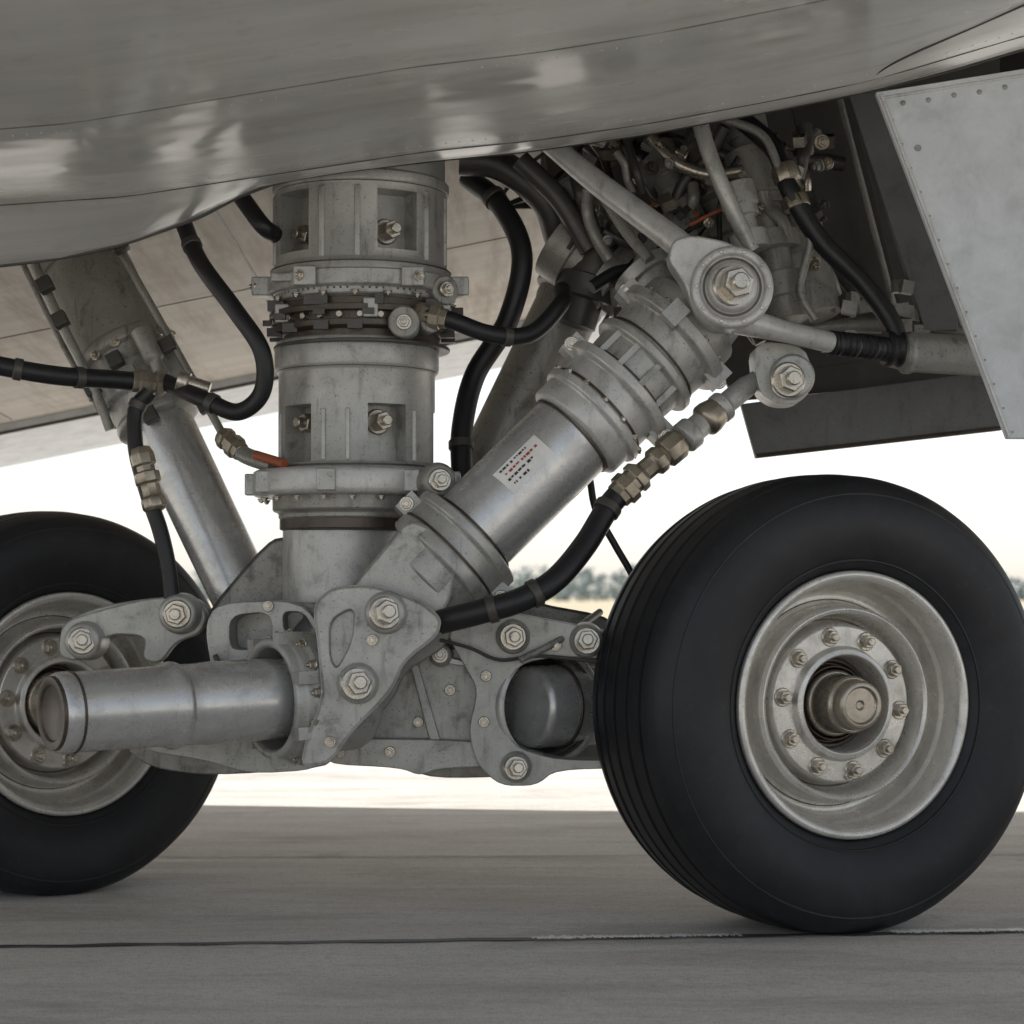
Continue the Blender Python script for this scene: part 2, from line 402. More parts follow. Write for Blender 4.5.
for a,t in ((1.5,303),(-1.6,303),(1.3,380),(-1.5,380),(2.4,303),(-.2,380)): p.box(bt(t)+(x*math.cos(a)+y*math.sin(a))*60*s3,ax,(.03,.03,.025))
for a in (-.8,-.3,.25,.8): p.box(bt(322)+(x*math.cos(a)+y*math.sin(a))*52*s3,ax,(.05,.008,.008))
p.done()
b=Part('brace_bolts',D,'bolt')
for t,n_,r_ in ((272,14,58),(386,14,61)):
    for i in range(n_):
        a=i*2*math.pi/n_; rd=(x*math.cos(a)+y*math.sin(a)); b.bolt(bt(t)+rd*(r_-1)*s3,ax,.008)
for a in (1.5,-1.6):
    rd=(x*math.cos(a)+y*math.sin(a))
    for t in (76,303,380): b.bolt(bt(t)+rd*64*s3+Vector((0,-.03,0)),TOC,.013)
b.done()
p=Part('rubbed_rings',D,'rust')
for t,r_ in ((102,48),(312,53),(350,55),(238,47.5),(69,58),(276,55)): p.lathe(bt(t),ax,[(-.003,r_*s3),(.003,r_*s3)],80,.001)
p.done()
rr=46*s3*.985
p=Part('label',D,'label'); p.patch(A,ax,148*s3,204*s3,rr,-.56,.06,.002); p.done()
pr_=Part('label_print',D,'ink'); pd=Part('label_print_red',D,'red')
for row in range(4):
    a0=-.50+row*.13; t=154+(row%2)*2; tgt=pd if row==1 else pr_
    end=(190,196,186,176)[row]
    while t<end:
        w=random.choice((2.2,3,4,1.4)); h=random.uniform(.035,.06)
        tgt.patch(A,ax,t*s3,min(t+w,end+2)*s3,rr,a0,a0+h,.0032); t+=w+random.choice((1.1,1.1,3))
pr_.done(); pd.done()
p=Part('foot_lug',D,'cast')
d=5.16
p.plate([W(u,v,d) for u,v in ((336,604),(352,585),(384,548),(408,518),(432,528),(455,566),(452,596),(436,626),(404,642),(366,640))],.22,inset=.014,depth=.010)
p.done(bevel=.006)
# ---------------------------------------------------------------- bogie
Bg=empty('bogie_beam')
FL=W(270,699,5.2); m=Vector((-.82,-.572,-.03)).normalized()
p=Part('cross_tube_socket',Bg,'cast'); p.lathe(FL-m*.50,m,[(.24,.14),(.26,.15),(.34,.15),(.36,.168),(.44,.174),(.45,.164),(.475,.164),(.48,.158),(.50,.158),(.505,.152),(.505,.138),(.495,.132),(.40,.130),(.40,0)],96,.003)
_,x,y=frame(m)
for i in range(7):
    a=i*2*math.pi/7+.35; rd=(x*math.cos(a)+y*math.sin(a)); p.box(FL-m*.03+rd*.165,m,(.035,.016,.016))
p.done()
b=Part('socket_bolts',Bg,'bolt')
for i in range(14):
    a=i*2*math.pi/14+.1; rd=(x*math.cos(a)+y*math.sin(a)); b.bolt(FL-m*.055+rd*.167,m,.0105,1.6)
b.done()
p=Part('socket_seal',Bg,'rust'); p.lathe(FL-m*.09,m,[(0,.129),(.012,.129),(.015,.10)],64,.001); p.done()
p=Part('cross_tube',Bg,'tube')
p.lathe(FL-m*.15,m,[(0,.100),(.15,.104),(.17,.106),(.33,.106),(.37,.103),(.41,.103),(.42,.110),(.435,.112),(.45,.106),(.46,.102),(.70,.099),(.712,.101),(.725,.101),(.737,.097),(.742,.090)],96,.003); p.done(sharp=30)
p=Part('tube_end_seal',Bg,'rust'); p.lathe(FL+m*.588,m,[(0,.092),(.012,.090),(.012,.070),(.006,.066)],64,.001)
p.lathe(FL+m*.545,m,[(0,.1025),(.006,.1025)],64,.001); p.lathe(FL+m*.262,m,[(0,.1055),(.005,.1055)],64,.001); p.done()
p=Part('stub_axle',Bg,'steel'); p.tube([cL+nL*.05,cL+nL*.35,FL+m*.28],.068,seg=40,smooth=False)
w2=cR-nR*.55; p.tube([cR-nR*.1,w2,w2-nR*.06],.085,seg=40,smooth=False)
p.done()
q0=W(526,707,5.49)
axr=(Vector((w2.x,w2.y,q0.z))-q0); Lr=axr.length
p=Part('right_axle_tube',Bg,'tube'); p.lathe(q0,axr,[(0,.098),(.006,.110),(.02,.114),(.10,.114),(.11,.118),(Lr,.118)],80); p.done()
def plt_cut(pts,d,th):
    p=Part('cut',None,'darkmetal'); p.plate([W(u,v,d) for u,v in pts],th,rnd=2); return p.done()
def pl(name,mat,pts,d,th,inset=0,dep=.012,rnd=2,bev=.006,par=Bg,cut=None):
    p=Part(name,par,mat); p.plate([W(u,v,d) for u,v in pts],th,rnd=rnd,inset=inset,depth=dep); return p.done(bevel=bev,cut=cut)
pl('left_casting','cast',((204,628),(216,603),(300,600),(330,640),(334,744),(318,770),(250,774),(205,760),(150,752),(140,742),(210,740),(216,690)),5.34,.34,0,.02,cut=[plt_cut(((222,616),(262,612),(268,636),(240,652),(222,650)),5.2,.28),plt_cut(((276,612),(298,612),(312,636),(300,645),(278,634)),5.2,.24)])
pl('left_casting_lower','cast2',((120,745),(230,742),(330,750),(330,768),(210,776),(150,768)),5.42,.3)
pl('clevis_plate','cast',((312,604),(332,586),(372,584),(420,600),(442,618),(438,636),(404,662),(392,692),(352,732),(330,764),(300,768),(306,735),(322,700),(318,650)),5.08,.06,.013,.010,cut=[plt_cut(((326,620),(352,606),(350,640),(334,672),(326,660)),5.0,.113)])
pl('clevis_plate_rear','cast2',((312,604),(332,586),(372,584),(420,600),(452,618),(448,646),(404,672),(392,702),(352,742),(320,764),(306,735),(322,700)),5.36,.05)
pl('beam_web','cast',((322,640),(400,634),(470,650),(484,660),(484,742),(430,760),(410,744),(326,746)),5.46,.20,.018,.018)
pl('beam_lower_rib','cast',((322,738),(470,740),(540,752),(560,765),(440,768),(420,776),(400,768),(322,764)),5.425,.30)
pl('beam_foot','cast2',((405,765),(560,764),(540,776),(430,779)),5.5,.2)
pl('beam_top_rib','light',((330,652),(400,646),(470,662),(470,668),(400,654),(330,660)),5.435,.05,bev=.003,rnd=1)
pl('beam_mid_rib','cast',((410,664),(418,664),(440,740),(430,742)),5.445,.05,bev=.003,rnd=0)
pl('right_casting','cast',((446,634),(468,616),(510,612),(552,620),(606,630),(640,640),(640,662),(560,656),(518,664),(496,704),(512,746),(556,760),(640,760),(640,768),(556,770),(536,786),(500,786),(476,764),(468,730),(478,690),(462,662)),5.40,.14)
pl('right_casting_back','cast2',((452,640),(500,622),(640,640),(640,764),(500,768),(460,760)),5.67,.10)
p=Part('right_socket',Bg,'light'); nr=Vector((.45,-.89,0)).normalized(); c0=W(552,706,5.46)
p.lathe(c0,nr,[(-.16,.146),(-.16,.166),(-.02,.166),(-.012,.164),(.0,.158),(.0,.146)],96,.003,ring=True); p.done()
p=Part('right_socket_bore',Bg,'darkmetal'); p.lathe(c0-nr*.15,nr,[(0,.1465),(.004,.1465)],64,.0); p.done()
p=Part('right_socket_ring',Bg,'rust'); p.lathe(q0+axr.normalized()*.10,axr,[(0,.121),(.010,.121)],64,.002); p.lathe(c0-nr*.03,nr,[(0,.1465),(0,.138),(.014,.138),(.014,.1465)],80,.001,ring=True); p.done()
p=Part('bosses',Bg,'cast')
bosses=[(385,613,5.05,.052,.024),(357,684,5.05,.050,.024),(513,637,5.36,.044,.021),(587,641,5.36,.044,.021),(516,768,5.36,.040,.019),(82,641,5.42,.050,.021),(177,614,5.40,.052,.022),(296,655,5.2,.03,.014),(440,655,5.4,.03,.013)]
for u,v,d,R_,rb in bosses: p.lathe(W(u,v,d)+Vector((0,.10,0)),TOC,[(0,R_+.006),(.05,R_+.004),(.09,R_),(.10,R_-.006)],40)
p.done()
b=Part('pivot_bolts',Bg,'bolt')
for u,v,d,R_,rb in bosses: b.bolt(W(u,v,d),(random.uniform(.0,.25),-1,random.uniform(-.05,.1)),rb*1.15,1.8)
for u,v,d in ((232,668,5.33),(225,722,5.33),(268,606,5.33),(340,752,5.415),(390,752,5.415),(450,690,5.47),(418,722,5.47),(486,676,5.39),(484,722,5.39),(556,646,5.39),(372,640,5.07),(330,742,5.07)):
    b.bolt(W(u,v,d),TOC,.0095,1.4)
b.done()
p=Part('torque_lever',Bg,'cast')
p.plate([W(u,v,5.47) for u,v in ((58,655),(62,622),(100,610),(148,598),(190,596),(208,615),(200,634),(176,642),(160,664),(142,660),(146,636),(110,634),(86,652),(74,662))],.05)
p.plate([W(u,v,5.60) for u,v in ((58,650),(62,622),(100,606),(148,598),(196,596),(212,615),(200,634),(110,636),(86,656))],.06)
p.done(bevel=.006)
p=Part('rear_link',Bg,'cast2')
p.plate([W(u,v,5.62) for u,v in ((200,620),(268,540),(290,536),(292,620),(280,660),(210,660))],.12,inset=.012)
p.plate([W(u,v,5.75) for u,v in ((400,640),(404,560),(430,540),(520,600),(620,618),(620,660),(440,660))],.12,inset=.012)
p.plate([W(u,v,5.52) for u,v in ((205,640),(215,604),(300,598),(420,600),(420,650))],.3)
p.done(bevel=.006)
p=Part('piston_socket',Bg,'cast'); p.lathe(Vector(((345-512)/F*dS,sy,0)),(0,0,1),[(Z(680),.20),(Z(628),.205),(Z(618),.19),(Z(604),.188),(Z(602),.18)],72); p.done()
p=Part('small_lines',Bg,'darkmetal')
p.tube([W(215,655,5.32),W(230,690,5.30),W(236,740,5.31)],.007,seg=10)
p.tube([W(440,640,5.35),W(470,648,5.36),W(500,660,5.37),W(540,656,5.37),W(600,662,5.37)],.005,seg=10)
p.done()
# ---------------------------------------------------------------- retraction linkage (upper right)
Rl=empty('retraction_linkage')
p=Part('pivot_arm',Rl,'light')
p.tube([W(548,142,5.5),W(600,185,5.42),W(668,236,5.30),W(700,262,5.26)],.03,seg=28,rf=lambda t:.029+.010*t)
p.tube([W(735,318,5.24),W(770,328,5.26),W(832,343,5.34)],.03,seg=28,rf=lambda t:.042-.014*min(1,t*1.5))
p.plate([W(u,v,5.22) for u,v in ((672,240),(692,234),(732,242),(764,266),(772,296),(750,328),(714,330),(694,312),(684,282),(668,260))],.10)
p.done(bevel=.008)
p=Part('pivot_disc',Rl,'light'); pc=W(733,286,5.17)
p.lathe(pc+Vector((0,.11,0)),TOC,[(0,.108),(.09,.108),(.10,.102),(.10,.086),(.092,.082),(.092,.068),(.11,.064),(.118,.058)],72); p.done()
p=Part('pivot_grime_ring',Rl,'rust'); p.lathe(pc+Vector((0,.11,0)),TOC,[(.088,.078),(.0932,.077),(.0932,.071),(.088,.070)],60,0,ring=True); p.done()
b=Part('pivot_nut',Rl,'bolt'); b.bolt(pc+Vector((0,.0,0)),(.2,-1,.05),.036,1.4)
for i in range(10):
    a=i*.628; b.lathe(pc+Vector((math.cos(a)*.094,.012,math.sin(a)*.094)),TOC,[(0,.005),(.006,.005)],10,.001)
b.bolt(W(788,380,5.3),(.2,-1,0),.031,1.2); b.bolt(W(585,210,5.75),(-.3,-1,0),.03,1.2)
b.done()
p=Part('lower_lug',Rl,'cast')
p.plate([W(u,v,5.36) for u,v in ((752,340),(808,346),(812,390),(798,404),(776,404),(758,392))],.12)
p.lathe(W(788,380,5.42),TOC,[(0,.062),(.09,.06),(.10,.054)],48)
p.lathe(W(585,210,5.9),(-.3,-1,0),[(0,.08),(.12,.08),(.14,.06)],40)
p.done(bevel=.006)
p=Part('mount_tube',Rl,'cast'); p.lathe(W(900,352,5.7),(W(985,356,5.7)-W(900,352,5.7)),[(-.05,.04),(0,.05),(.01,.062),(.03,.062),(.04,.056),(.28,.058)],48); p.done()
p=Part('boot_hose',Rl,'hose'); p.tube([W(830,343,5.34),W(860,346,5.4),W(892,350,5.5)],.03,seg=32,n=24,rf=lambda t:.031+.003*math.sin(t*70))
p.lathe(W(884,348,5.5),(1,.2,0),[(0,.05),(.015,.052),(.03,.044),(.045,.054),(.06,.04)],40); p.done()
Ha=empty('hydraulic_actuator')
A=W(752,382,5.42);B=W(636,478,5.30);ax=(B-A).normalized();L=(B-A).length
p=Part('actuator_body',Ha,'cast'); p.lathe(A,ax,[(-.05,.02),(0,.024),(.02,.03),(.10,.03),(.105,.042),(.13,.042),(.135,.034),(.22,.034),(.225,.044),(.26,.044),(.265,.03)],36); p.done()
p=Part('actuator_fittings',Ha,'brass'); p.lathe(A,ax,[(.262,.03),(.28,.042),(.33,.042),(.335,.03),(.345,.038),(.37,.038),(.375,.028),(L,.028)],8,.002); p.lathe(A,ax,[(.12,.036),(.16,.046),(.18,.046),(.19,.036)],36); p.done()
# ---------------------------------------------------------------- hoses
def hose(pts,r,fit=(),clamps=(),mat='hose',name='hydraulic_hose'):
    e=empty(name); P=[W(*q) for q in pts]; p=Part('hose_body',e,mat); p.tube(P,r,seg=20,n=10); p.done()
    C=catmull(P,10)
    if fit:
        f=Part('end_fittings',e,'brass')
        for w in fit:
            a,bv=(C[0],C[1]) if w==0 else (C[-1],C[-2]); dd=(bv-a).normalized()
            f.lathe(a-dd*.02,dd,[(0,r*.8),(.015,r*1.35),(.035,r*1.35),(.037,r*1.1),(.05,r*1.1),(.052,r*1.4),(.08,r*1.4),(.082,r*1.15),(.10,r*1.12)],8,.001)
        f.done()
    if clamps:
        f=Part('hose_clamps',e,'darkmetal')
        for t in clamps:
            i=int(t*(len(C)-2)); dd=(C[i+1]-C[i]).normalized(); f.lathe(C[i]-dd*.012,dd,[(0,r*1.16),(.024,r*1.16)],24,.002)
        f.done()
hose([(183,222,5.55),(200,262,5.45),(235,310,5.4),(262,352,5.38),(262,392,5.4),(238,412,5.42),(205,400,5.45),(165,382,5.55)],.024,clamps=(.1,.85))
hose([(-60,352,5.3),(0,366,5.35),(60,376,5.4),(120,380,5.5),(160,384,5.55)],.026,fit=(1,),clamps=(.35,.6))
hose([(240,195,5.5),(262,225,5.45),(275,235,5.5)],.024)
hose([(468,178,5.9),(500,205,5.8),(522,255,5.75),(508,320,5.75),(475,375,5.75),(462,430,5.7),(462,480,5.65)],.031,clamps=(.15,.9))
hose([(420,314,5.4),(450,320,5.38),(490,334,5.4),(530,334,5.45),(560,305,5.5),(562,290,5.6)],.024,fit=(0,),clamps=(.5,))
hose([(150,392,5.5),(136,410,5.5),(136,450,5.48),(148,495,5.46),(160,530,5.45),(168,565,5.45),(172,598,5.45)],.022,clamps=(.15,))
hose([(638,476,5.3),(610,505,5.28),(585,545,5.22),(555,580,5.15),(520,600,5.12),(480,612,5.12),(440,622,5.15)],.032,fit=(0,),clamps=(.2,.62,.8))
hose([(590,480,5.6),(596,510,5.6),(615,545,5.6),(632,575,5.6),(640,600,5.6)],.010)
hose([(600,612,5.6),(560,640,5.4),(520,660,5.35)],.010,mat='cast2',name='metal_pipe')
hose([(225,438,5.65),(245,455,5.6),(275,465,5.5)],.024,mat='cast2',fit=(0,),name='metal_pipe')
hose([(256,455,5.5),(285,464,5.42)],.013,mat='orange',name='electrical_wire')
e=empty('hose_coupling')
f=Part('coupling_body',e,'brass'); pa=W(140,448,5.47); dd=(W(158,520,5.45)-pa).normalized()
f.lathe(pa,dd,[(0,.026),(.02,.034),(.05,.034),(.052,.027),(.07,.027),(.072,.036),(.10,.036),(.105,.028),(.14,.028),(.145,.034),(.17,.034),(.18,.026)],8,.002); f.done()
f=Part('coupling_collar',e,'bolt'); f.lathe(W(178,380,5.5),(.95,.05,-.3),[(0,.03),(.03,.03),(.032,.022),(.09,.022)],24,.002); f.done()
# ---------------------------------------------------------------- wheel well clutter
Wl=empty('wheel_well_plumbing')
parts={mm:Part('plumbing_'+mm,Wl,mm) for mm in ('cast2','darkmetal','brass','hose','cast','steel','orange','rust')}
def pt(mat,pts,r): parts[mat].tube([W(*q) for q in pts],r,seg=14)
def actu(mat,a,b_,r,seed=0):
    rnd=random.Random(seed); A=W(*a);B=W(*b_);ax=(B-A);L=ax.length; t=0;pr=[]
    while t<L-.03:
        rr=r*rnd.choice((.7,.85,1,1.15,1.3)); w=rnd.uniform(.02,.09); pr+=[(t,rr),(min(t+w,L),rr)]; t+=w+.001
    parts[mat].lathe(A,ax,pr,28,.002)
pt('cast',[(694,100,5.45),(708,150,5.42),(728,200,5.42),(752,250,5.45)],.022)
actu('cast2',(745,120,5.7),(790,330,5.6),.07,1); actu('cast2',(770,150,5.75),(815,320,5.65),.06,2)
actu('cast2',(700,150,5.85),(752,300,5.7),.075,3); actu('darkmetal',(640,120,5.9),(700,250,5.8),.07,4)
actu('cast2',(655,150,5.8),(690,230,5.7),.05,12)
actu('cast',(640,270,5.6),(690,330,5.55),.07,5); actu('cast2',(560,240,5.85),(640,300,5.8),.09,6)
actu('darkmetal',(600,250,5.8),(575,330,5.8),.08,7); actu('cast2',(620,210,5.8),(668,275,5.7),.055,8)
actu('cast',(735,185,5.5),(752,250,5.48),.045,9)
pt('hose',[(740,118,5.6),(775,150,5.55),(790,190,5.5),(820,240,5.5),(860,280,5.5),(890,320,5.5),(900,350,5.5)],.028)
parts['brass'].lathe(W(783,165,5.52),(W(800,215,5.5)-W(783,165,5.52)),[(0,.034),(.02,.04),(.05,.04),(.055,.03),(.09,.03),(.095,.038),(.13,.038)],8,.002)
pt('cast2',[(722,118,5.55),(762,135,5.52),(780,170,5.5)],.012); pt('cast2',[(800,200,5.5),(810,240,5.5),(800,290,5.5),(815,320,5.5)],.012)
pt('orange',[(690,225,5.6),(720,210,5.58),(745,200,5.6)],.006); pt('orange',[(640,215,5.7),(665,200,5.7),(700,215,5.65)],.005)
pt('cast2',[(600,190,5.6),(625,230,5.55),(650,260,5.5)],.016); pt('darkmetal',[(520,160,5.7),(560,200,5.7),(590,250,5.7)],.03)
pt('darkmetal',[(460,160,5.8),(500,165,5.8),(545,200,5.8),(560,240,5.85)],.045)
rnd=random.Random(5)
for i in range(95):
    u=rnd.uniform(560,820); v=rnd.uniform(120,300); d=rnd.uniform(5.6,6.15)
    mm=rnd.choice(('cast2','darkmetal','darkmetal','hose','cast2','darkmetal','darkmetal','steel','rust')); a=rnd.choice((1.25,1.1,.8,2.2,1.35)); L=rnd.uniform(30,110)
    pts=[(u,v,d)]
    for j in range(3):
        a+=rnd.uniform(-.5,.5); u+=math.cos(a)*L/3; v+=math.sin(a)*L/3; d+=rnd.uniform(-.04,.04); pts.append((u,v,d))
    if v>345 : continue
    pt(mm,pts,rnd.choice((.006,.008,.012,.018,.022)))
for i in range(150):
    u=rnd.uniform(575,830); v=rnd.uniform(125,315); d=rnd.uniform(5.55,5.9); mm=rnd.choice(('cast2','darkmetal','brass','cast2','steel','rust'))
    if u<610 and v>240: continue
    ax=Vector((rnd.uniform(-.5,.6),rnd.uniform(-1,0),rnd.uniform(-1,.3)))
    if rnd.random()<.65: parts[mm].bolt(W(u,v,d),ax,rnd.uniform(.007,.015),1.5)
    else: parts[mm].box(W(u,v,d),ax,(rnd.uniform(.012,.032),rnd.uniform(.008,.018),rnd.uniform(.01,.02)))
for i in range(22):
    u=rnd.uniform(800,945); v=300+rnd.uniform(-16,50); d=rnd.uniform(5.6,5.9)
    parts[rnd.choice(('cast2','darkmetal','cast2'))].box(W(u,v,d),(1,rnd.uniform(-.3,.3),rnd.uniform(-.2,.2)),(rnd.uniform(.012,.035),.018,.018))
pt('cast2',[(800,330,5.75),(860,325,5.75),(930,330,5.75),(980,335,5.75)],.022)
for q in parts.values(): q.done()
# ---------------------------------------------------------------- fuselage belly
Fu=empty('aircraft_fuselage')
def lin(x,tab):
    if x<=tab[0][0]: return tab[0][1]+(x-tab[0][0])*(tab[1][1]-tab[0][1])/(tab[1][0]-tab[0][0])*.3
    for (a,ya),(b_,yb) in zip(tab,tab[1:]):
        if x<=b_: return ya+(x-a)/(b_-a)*(yb-ya)
    return tab[-1][1]+(x-tab[-1][0])*(tab[-1][1]-tab[-2][1])/(tab[-1][0]-tab[-2][0])*.5
edge=[(-300,300),(-150,284),(0,265),(60,258),(130,242),(200,216),(235,198),(262,185),(330,172),(430,160),(530,150),(640,134),(760,112),(870,90),(950,70),(1024,48),(1200,5)]
mid=[(-300,215),(0,205),(130,196),(262,176),(430,151),(530,141),(640,125),(760,103),(870,81),(1024,36),(1200,-5)]
def rise(s_): return .02*s_+.05*s_*s_+(.5*(s_-1.35)**2 if s_>1.35 else 0)
p=Part('belly_skin',Fu,'belly'); cols=[]
us=list(range(-1250,-300,95))+list(range(-300,1300,20))+list(range(1300,2300,100))
for u in us:
    eP=W(u,lin(u,edge),5.25); mP=W(u,lin(u,mid),5.0)
    col=[eP+Vector((0,.0,.7)),eP+Vector((0,.012,.02)),eP]
    for t in (.33,.66): 
        q=eP.lerp(mP,t); q.z-= .012*math.sin(t*math.pi); col.append(q)
    col.append(mP)
    for i in range(1,14):
        s_=i*.15; col.append(mP+Vector((0,-s_,rise(s_))))
    top=col[-1]
    for yy,zz in ((-.08,.12),(-.06,.32),(.2,.75),(.65,1.15),(1.4,1.5),(2.6,1.6),(3.8,1.3),(4.6,.7),(4.8,.1)): col.append(Vector((top.x,top.y+yy,top.z+zz)))  # unseen upper body, shaped to shade the apron and leave sky open
    cols.append([p.bm.verts.new(q) for q in col])
for A_,B_ in zip(cols,cols[1:]):
    for i in range(len(A_)-1): p.bm.faces.new((A_[i],B_[i],B_[i+1],A_[i+1]))
p.done(sharp=50)
sm=Part('panel_seams',Fu,'darkmetal')
def skin(u,t):
    eP=W(u,lin(u,edge),5.25); mP=W(u,lin(u,mid),5.0)
    if t<=1:
        q=eP.lerp(mP,t); q.z-=.012*math.sin(t*math.pi); return q
    s_=t-1; return mP+Vector((0,-s_,rise(s_)))
def seam(pts,r=.003):
    sm.tube([skin(*q)+Vector((0,0,.0008)) for q in pts],r,seg=6,n=14)
seam([(u,1.0) for u in range(-300,1300,60)],.003)
seam([(u,1.62+.0001*u) for u in range(-300,1300,60)],.0018)
seam([(860,.2),(880,1.1),(960,1.25),(1060,1.42)],.004)
sm.done()
rv=Part('rivets',Fu,'belly')
for u in range(-60,1200,13):
    for t in (1.06,1.57+.0001*u):
        q=skin(u,t); rv.lathe(q+Vector((0,0,.001)),(0,0,-1),[(0,.0035),(.0018,.002)],8,0)
rv.done()
ed=Part('edge_lip',Fu,'darkmetal'); ed.tube([skin(u,0)+Vector((0,.004,0)) for u in range(-400,1300,40)],.006,seg=8,n=4); ed.done()
Wg=empty('aircraft_wing')
def zw(x,y):
    ze=2.06+.2*x if x<.5 else 2.16+.03*(x-.5)
    if x<-3.2: ze=1.42
    return ze+(4.3-y)*.05
def sheet(name,mat,x0,x1,y0,y1,th,hole=None,off=0,par=Wg):
    p=Part(name,par,mat); nx=40;ny=12
    def g(i,j): return x0+(x1-x0)*i/nx, y0+(y1-y0)*j/ny
    vb={};vt={}
    for i in range(nx+1):
        for j in range(ny+1):
            x,y=g(i,j); z=zw(x,y)+off; vb[i,j]=p.bm.verts.new((x,y,z)); vt[i,j]=p.bm.verts.new((x,y,z+th))
    F_=set()
    for i in range(nx):
        for j in range(ny):
            x,y=g(i+.5,j+.5)
            if hole and hole(x,y): continue
            F_.add((i,j))
    for (i,j) in F_:
        p.bm.faces.new((vb[i,j],vb[i+1,j],vb[i+1,j+1],vb[i,j+1])); p.bm.faces.new((vt[i,j],vt[i,j+1],vt[i+1,j+1],vt[i+1,j]))
        for (a,b_,n_) in (((i,j),(i+1,j),(i,j-1)),((i+1,j),(i+1,j+1),(i+1,j)),((i+1,j+1),(i,j+1),(i,j+1)),((i,j+1),(i,j),(i-1,j))):
            if n_ not in F_: p.bm.faces.new((vb[a],vb[b_],vt[b_],vt[a]))
    bmesh.ops.delete(p.bm,geom=[v for v in p.bm.verts if not v.link_faces],context='VERTS')
    return p.done()
sheet('wing_skin','wing',-6,5.6,-.32,3.42,.25,hole=lambda x,y:(.0<x<3 and y<1.2))
sheet('wing_flap','door',-6,5.6,3.36,4.3,.10,off=-.035)
w_=Part('flap_seams',Wg,'darkmetal')
for xx in (-2.2,-.9): w_.tube([Vector((xx,y,zw(xx,y)+.001)) for y in (0.2,1,2,3.3)],.004,seg=6)
for yy in (1.7,): w_.tube([Vector((x,yy,zw(x,yy)+.001)) for x in (-3,-2,-1,0)],.004,seg=6)
w_.tube([Vector((x,3.37,zw(x,3.37)-.034)) for x in (-3.1,-2,-1,0,.45)],.012,seg=6)
w_.done()
Wb=empty('wheel_well')
def quad(name,mat,pts,th=.03,par=Wb,bev=.002):
    p=Part(name,par,mat); p.plate([W(*q) for q in pts],th,rnd=0); return p.done(bevel=bev)
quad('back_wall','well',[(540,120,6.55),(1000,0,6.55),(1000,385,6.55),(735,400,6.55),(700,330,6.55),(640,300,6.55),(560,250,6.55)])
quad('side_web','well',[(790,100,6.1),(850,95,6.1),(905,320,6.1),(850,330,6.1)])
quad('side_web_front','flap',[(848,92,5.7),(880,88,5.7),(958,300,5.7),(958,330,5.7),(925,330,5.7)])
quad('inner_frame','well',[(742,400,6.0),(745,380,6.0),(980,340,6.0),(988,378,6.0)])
quad('lower_flap_door','flap',[(741,404,5.85),(984,372,5.85),(1002,430,5.85),(756,458,5.85)])
p=Part('flap_lip',Wb,'rust'); p.tube([W(756,456,5.84),W(1002,428,5.84)],.006,seg=8,smooth=False); p.done()
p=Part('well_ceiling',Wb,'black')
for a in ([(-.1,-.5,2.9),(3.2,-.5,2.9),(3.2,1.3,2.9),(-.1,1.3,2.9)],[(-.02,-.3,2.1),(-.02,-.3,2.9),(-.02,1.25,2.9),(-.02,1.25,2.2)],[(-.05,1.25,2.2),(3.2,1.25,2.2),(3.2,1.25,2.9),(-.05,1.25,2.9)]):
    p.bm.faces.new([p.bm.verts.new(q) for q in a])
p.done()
p=Part('well_ribs',Wb,'cast2')
for u in (840,872,905): p.tube([W(u,100,6.05),W(u+60,330,6.05)],.010,seg=8,smooth=False)
p.done()
Dr=empty('landing_gear_door')
p=Part('door_panel',Dr,'door'); dpts=[(876,92,5.0),(1330,20,5.0),(1420,440,4.92),(1007,438,4.92)]
a=[W(*q) for q in dpts]; nrm=(a[1]-a[0]).cross(a[3]-a[0]).normalized()
a[2]-=nrm*((a[2]-a[0]).dot(nrm)); p.plate(a,.022,rnd=0); p.done(bevel=.003)
rv=Part('door_rivets',Dr,'cast2')
if nrm.y>0: nrm=-nrm
def dv(u,v):
    o=Vector((0,CY,CZ)); r_=W(u,v,5)-o; t=(a[0]-o).dot(nrm)/r_.dot(nrm); return o+r_*t
for i in range(14): rv.lathe(dv(903+i*25.5,103-i*4+ (i%2)*1),nrm,[(0,.007),(.002,.006),(.003,.004)],16,0)
for i in range(14): rv.lathe(dv(893+i*9.2,120+i*24),nrm,[(0,.003),(.0015,.0025)],10,0)
rv.lathe(dv(918,148),nrm,[(0,.009),(.003,.008)],16,0); rv.done()
p=Part('door_edge_strip',Dr,'light'); p.tube([dv(881,94)+nrm*.002,dv(1009,436)+nrm*.002],.005,seg=8,smooth=False)
p.tube([dv(882,98)+nrm*.001,dv(1150,55)+nrm*.001],.004,seg=8,smooth=False); p.done()
# ---------------------------------------------------------------- ground etc.
p=Part('ground',None,'ground'); R=3500
p.bm.faces.new([p.bm.verts.new(q) for q in ((-R,-200,0),(R,-200,0),(R,5000,0),(-R,5000,0))]); p.done()
p=Part('grass_field',None,'grass'); p.bm.faces.new([p.bm.verts.new(q) for q in ((-R,54,.03),(R,54,.03),(R,5000,.03),(-R,5000,.03))]); p.done()
def strip(name,mat,x0,x1,yfun,w,z,rag=.3,sd=3):
    p=Part(name,None,mat); rn=random.Random(sd); n=160; A_=[];B_=[]
    for i in range(n+1):
        x=x0+(x1-x0)*i/n; y=yfun(x); A_.append(p.bm.verts.new((x,y-w*(.5+rag*rn.uniform(-.5,.5)),z))); B_.append(p.bm.verts.new((x,y+w*(.5+rag*rn.uniform(-.5,.5)),z)))
    for i in range(n): p.bm.faces.new((A_[i],A_[i+1],B_[i+1],B_[i]))
    return p.done()
yj=lambda x:-.42+.085*(x+1.3)
strip('pavement_joint','tar',-9,9,yj,.034,.004,.8)
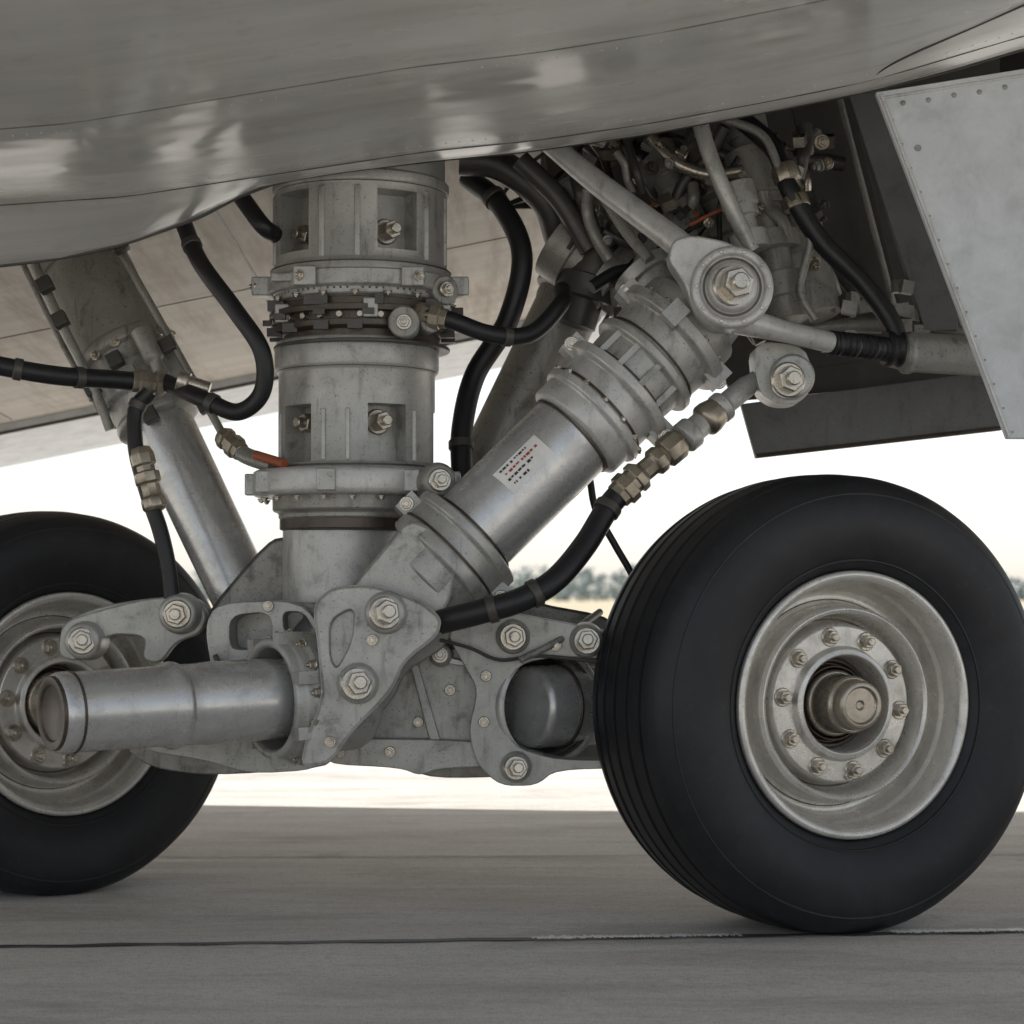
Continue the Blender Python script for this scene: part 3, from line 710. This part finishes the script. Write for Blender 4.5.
strip('pavement_joint','tarlight',-30,30,lambda x:1.35+.02*x,.012,.004,.8)
strip('painted_line','linepaint',.05,.60,lambda x:yj(x)-.012,.036,.008,.9)
strip('painted_line','linepaint',1.0,1.38,lambda x:yj(x)+.0,.04,.008,.9)
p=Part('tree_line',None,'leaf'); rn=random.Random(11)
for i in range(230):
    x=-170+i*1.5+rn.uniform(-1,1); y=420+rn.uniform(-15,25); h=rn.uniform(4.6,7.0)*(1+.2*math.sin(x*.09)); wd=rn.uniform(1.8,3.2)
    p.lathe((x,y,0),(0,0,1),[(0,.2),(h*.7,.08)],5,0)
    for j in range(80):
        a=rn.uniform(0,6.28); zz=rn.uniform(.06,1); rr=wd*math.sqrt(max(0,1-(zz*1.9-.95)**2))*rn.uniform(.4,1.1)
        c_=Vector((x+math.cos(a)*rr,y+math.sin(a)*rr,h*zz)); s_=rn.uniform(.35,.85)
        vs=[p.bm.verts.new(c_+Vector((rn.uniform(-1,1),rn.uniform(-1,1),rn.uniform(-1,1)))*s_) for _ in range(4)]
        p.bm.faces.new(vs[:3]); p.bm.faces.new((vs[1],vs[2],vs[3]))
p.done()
# ---------------------------------------------------------------- light, world, camera
sun_el=55; sun_az=8
w=bpy.data.worlds.new('World'); sc.world=w; w.use_nodes=True; nt=w.node_tree; bg=nt.nodes['Background']
sky=nt.nodes.new('ShaderNodeTexSky'); sky.sky_type='NISHITA'; sky.sun_disc=False
sky.sun_elevation=math.radians(sun_el); sky.sun_rotation=math.radians(sun_az); sky.dust_density=1.2; sky.air_density=1.0; sky.ozone_density=1
hs=nt.nodes.new('ShaderNodeHueSaturation'); hs.inputs['Saturation'].default_value=.38
nt.links.new(sky.outputs[0],hs.inputs['Color']); nt.links.new(hs.outputs[0],bg.inputs['Color']); bg.inputs['Strength'].default_value=.15
l=bpy.data.lights.new('sun','SUN'); l.energy=5; l.angle=math.radians(.5); l.color=(1,.98,.95)
lo=bpy.data.objects.new('sun',l); sc.collection.objects.link(lo)
dirn=Vector((math.sin(math.radians(sun_az))*math.cos(math.radians(sun_el)),math.cos(math.radians(sun_az))*math.cos(math.radians(sun_el)),math.sin(math.radians(sun_el))))
lo.rotation_euler=(-dirn).to_track_quat('-Z','Y').to_euler()
cam=bpy.data.cameras.new('camera'); co=bpy.data.objects.new('camera',cam); sc.collection.objects.link(co); sc.camera=co
co.location=(0,CY,CZ); co.rotation_euler=(math.radians(90),0,0); cam.sensor_width=36; cam.lens=36*F/1024; cam.shift_y=(HV-512)/1024
cam.clip_end=8000; cam.clip_start=.05; cam.dof.use_dof=True; cam.dof.focus_distance=5.3; cam.dof.aperture_fstop=4.2
sc.view_settings.view_transform='Standard'; sc.view_settings.look='None'; sc.view_settings.exposure=0
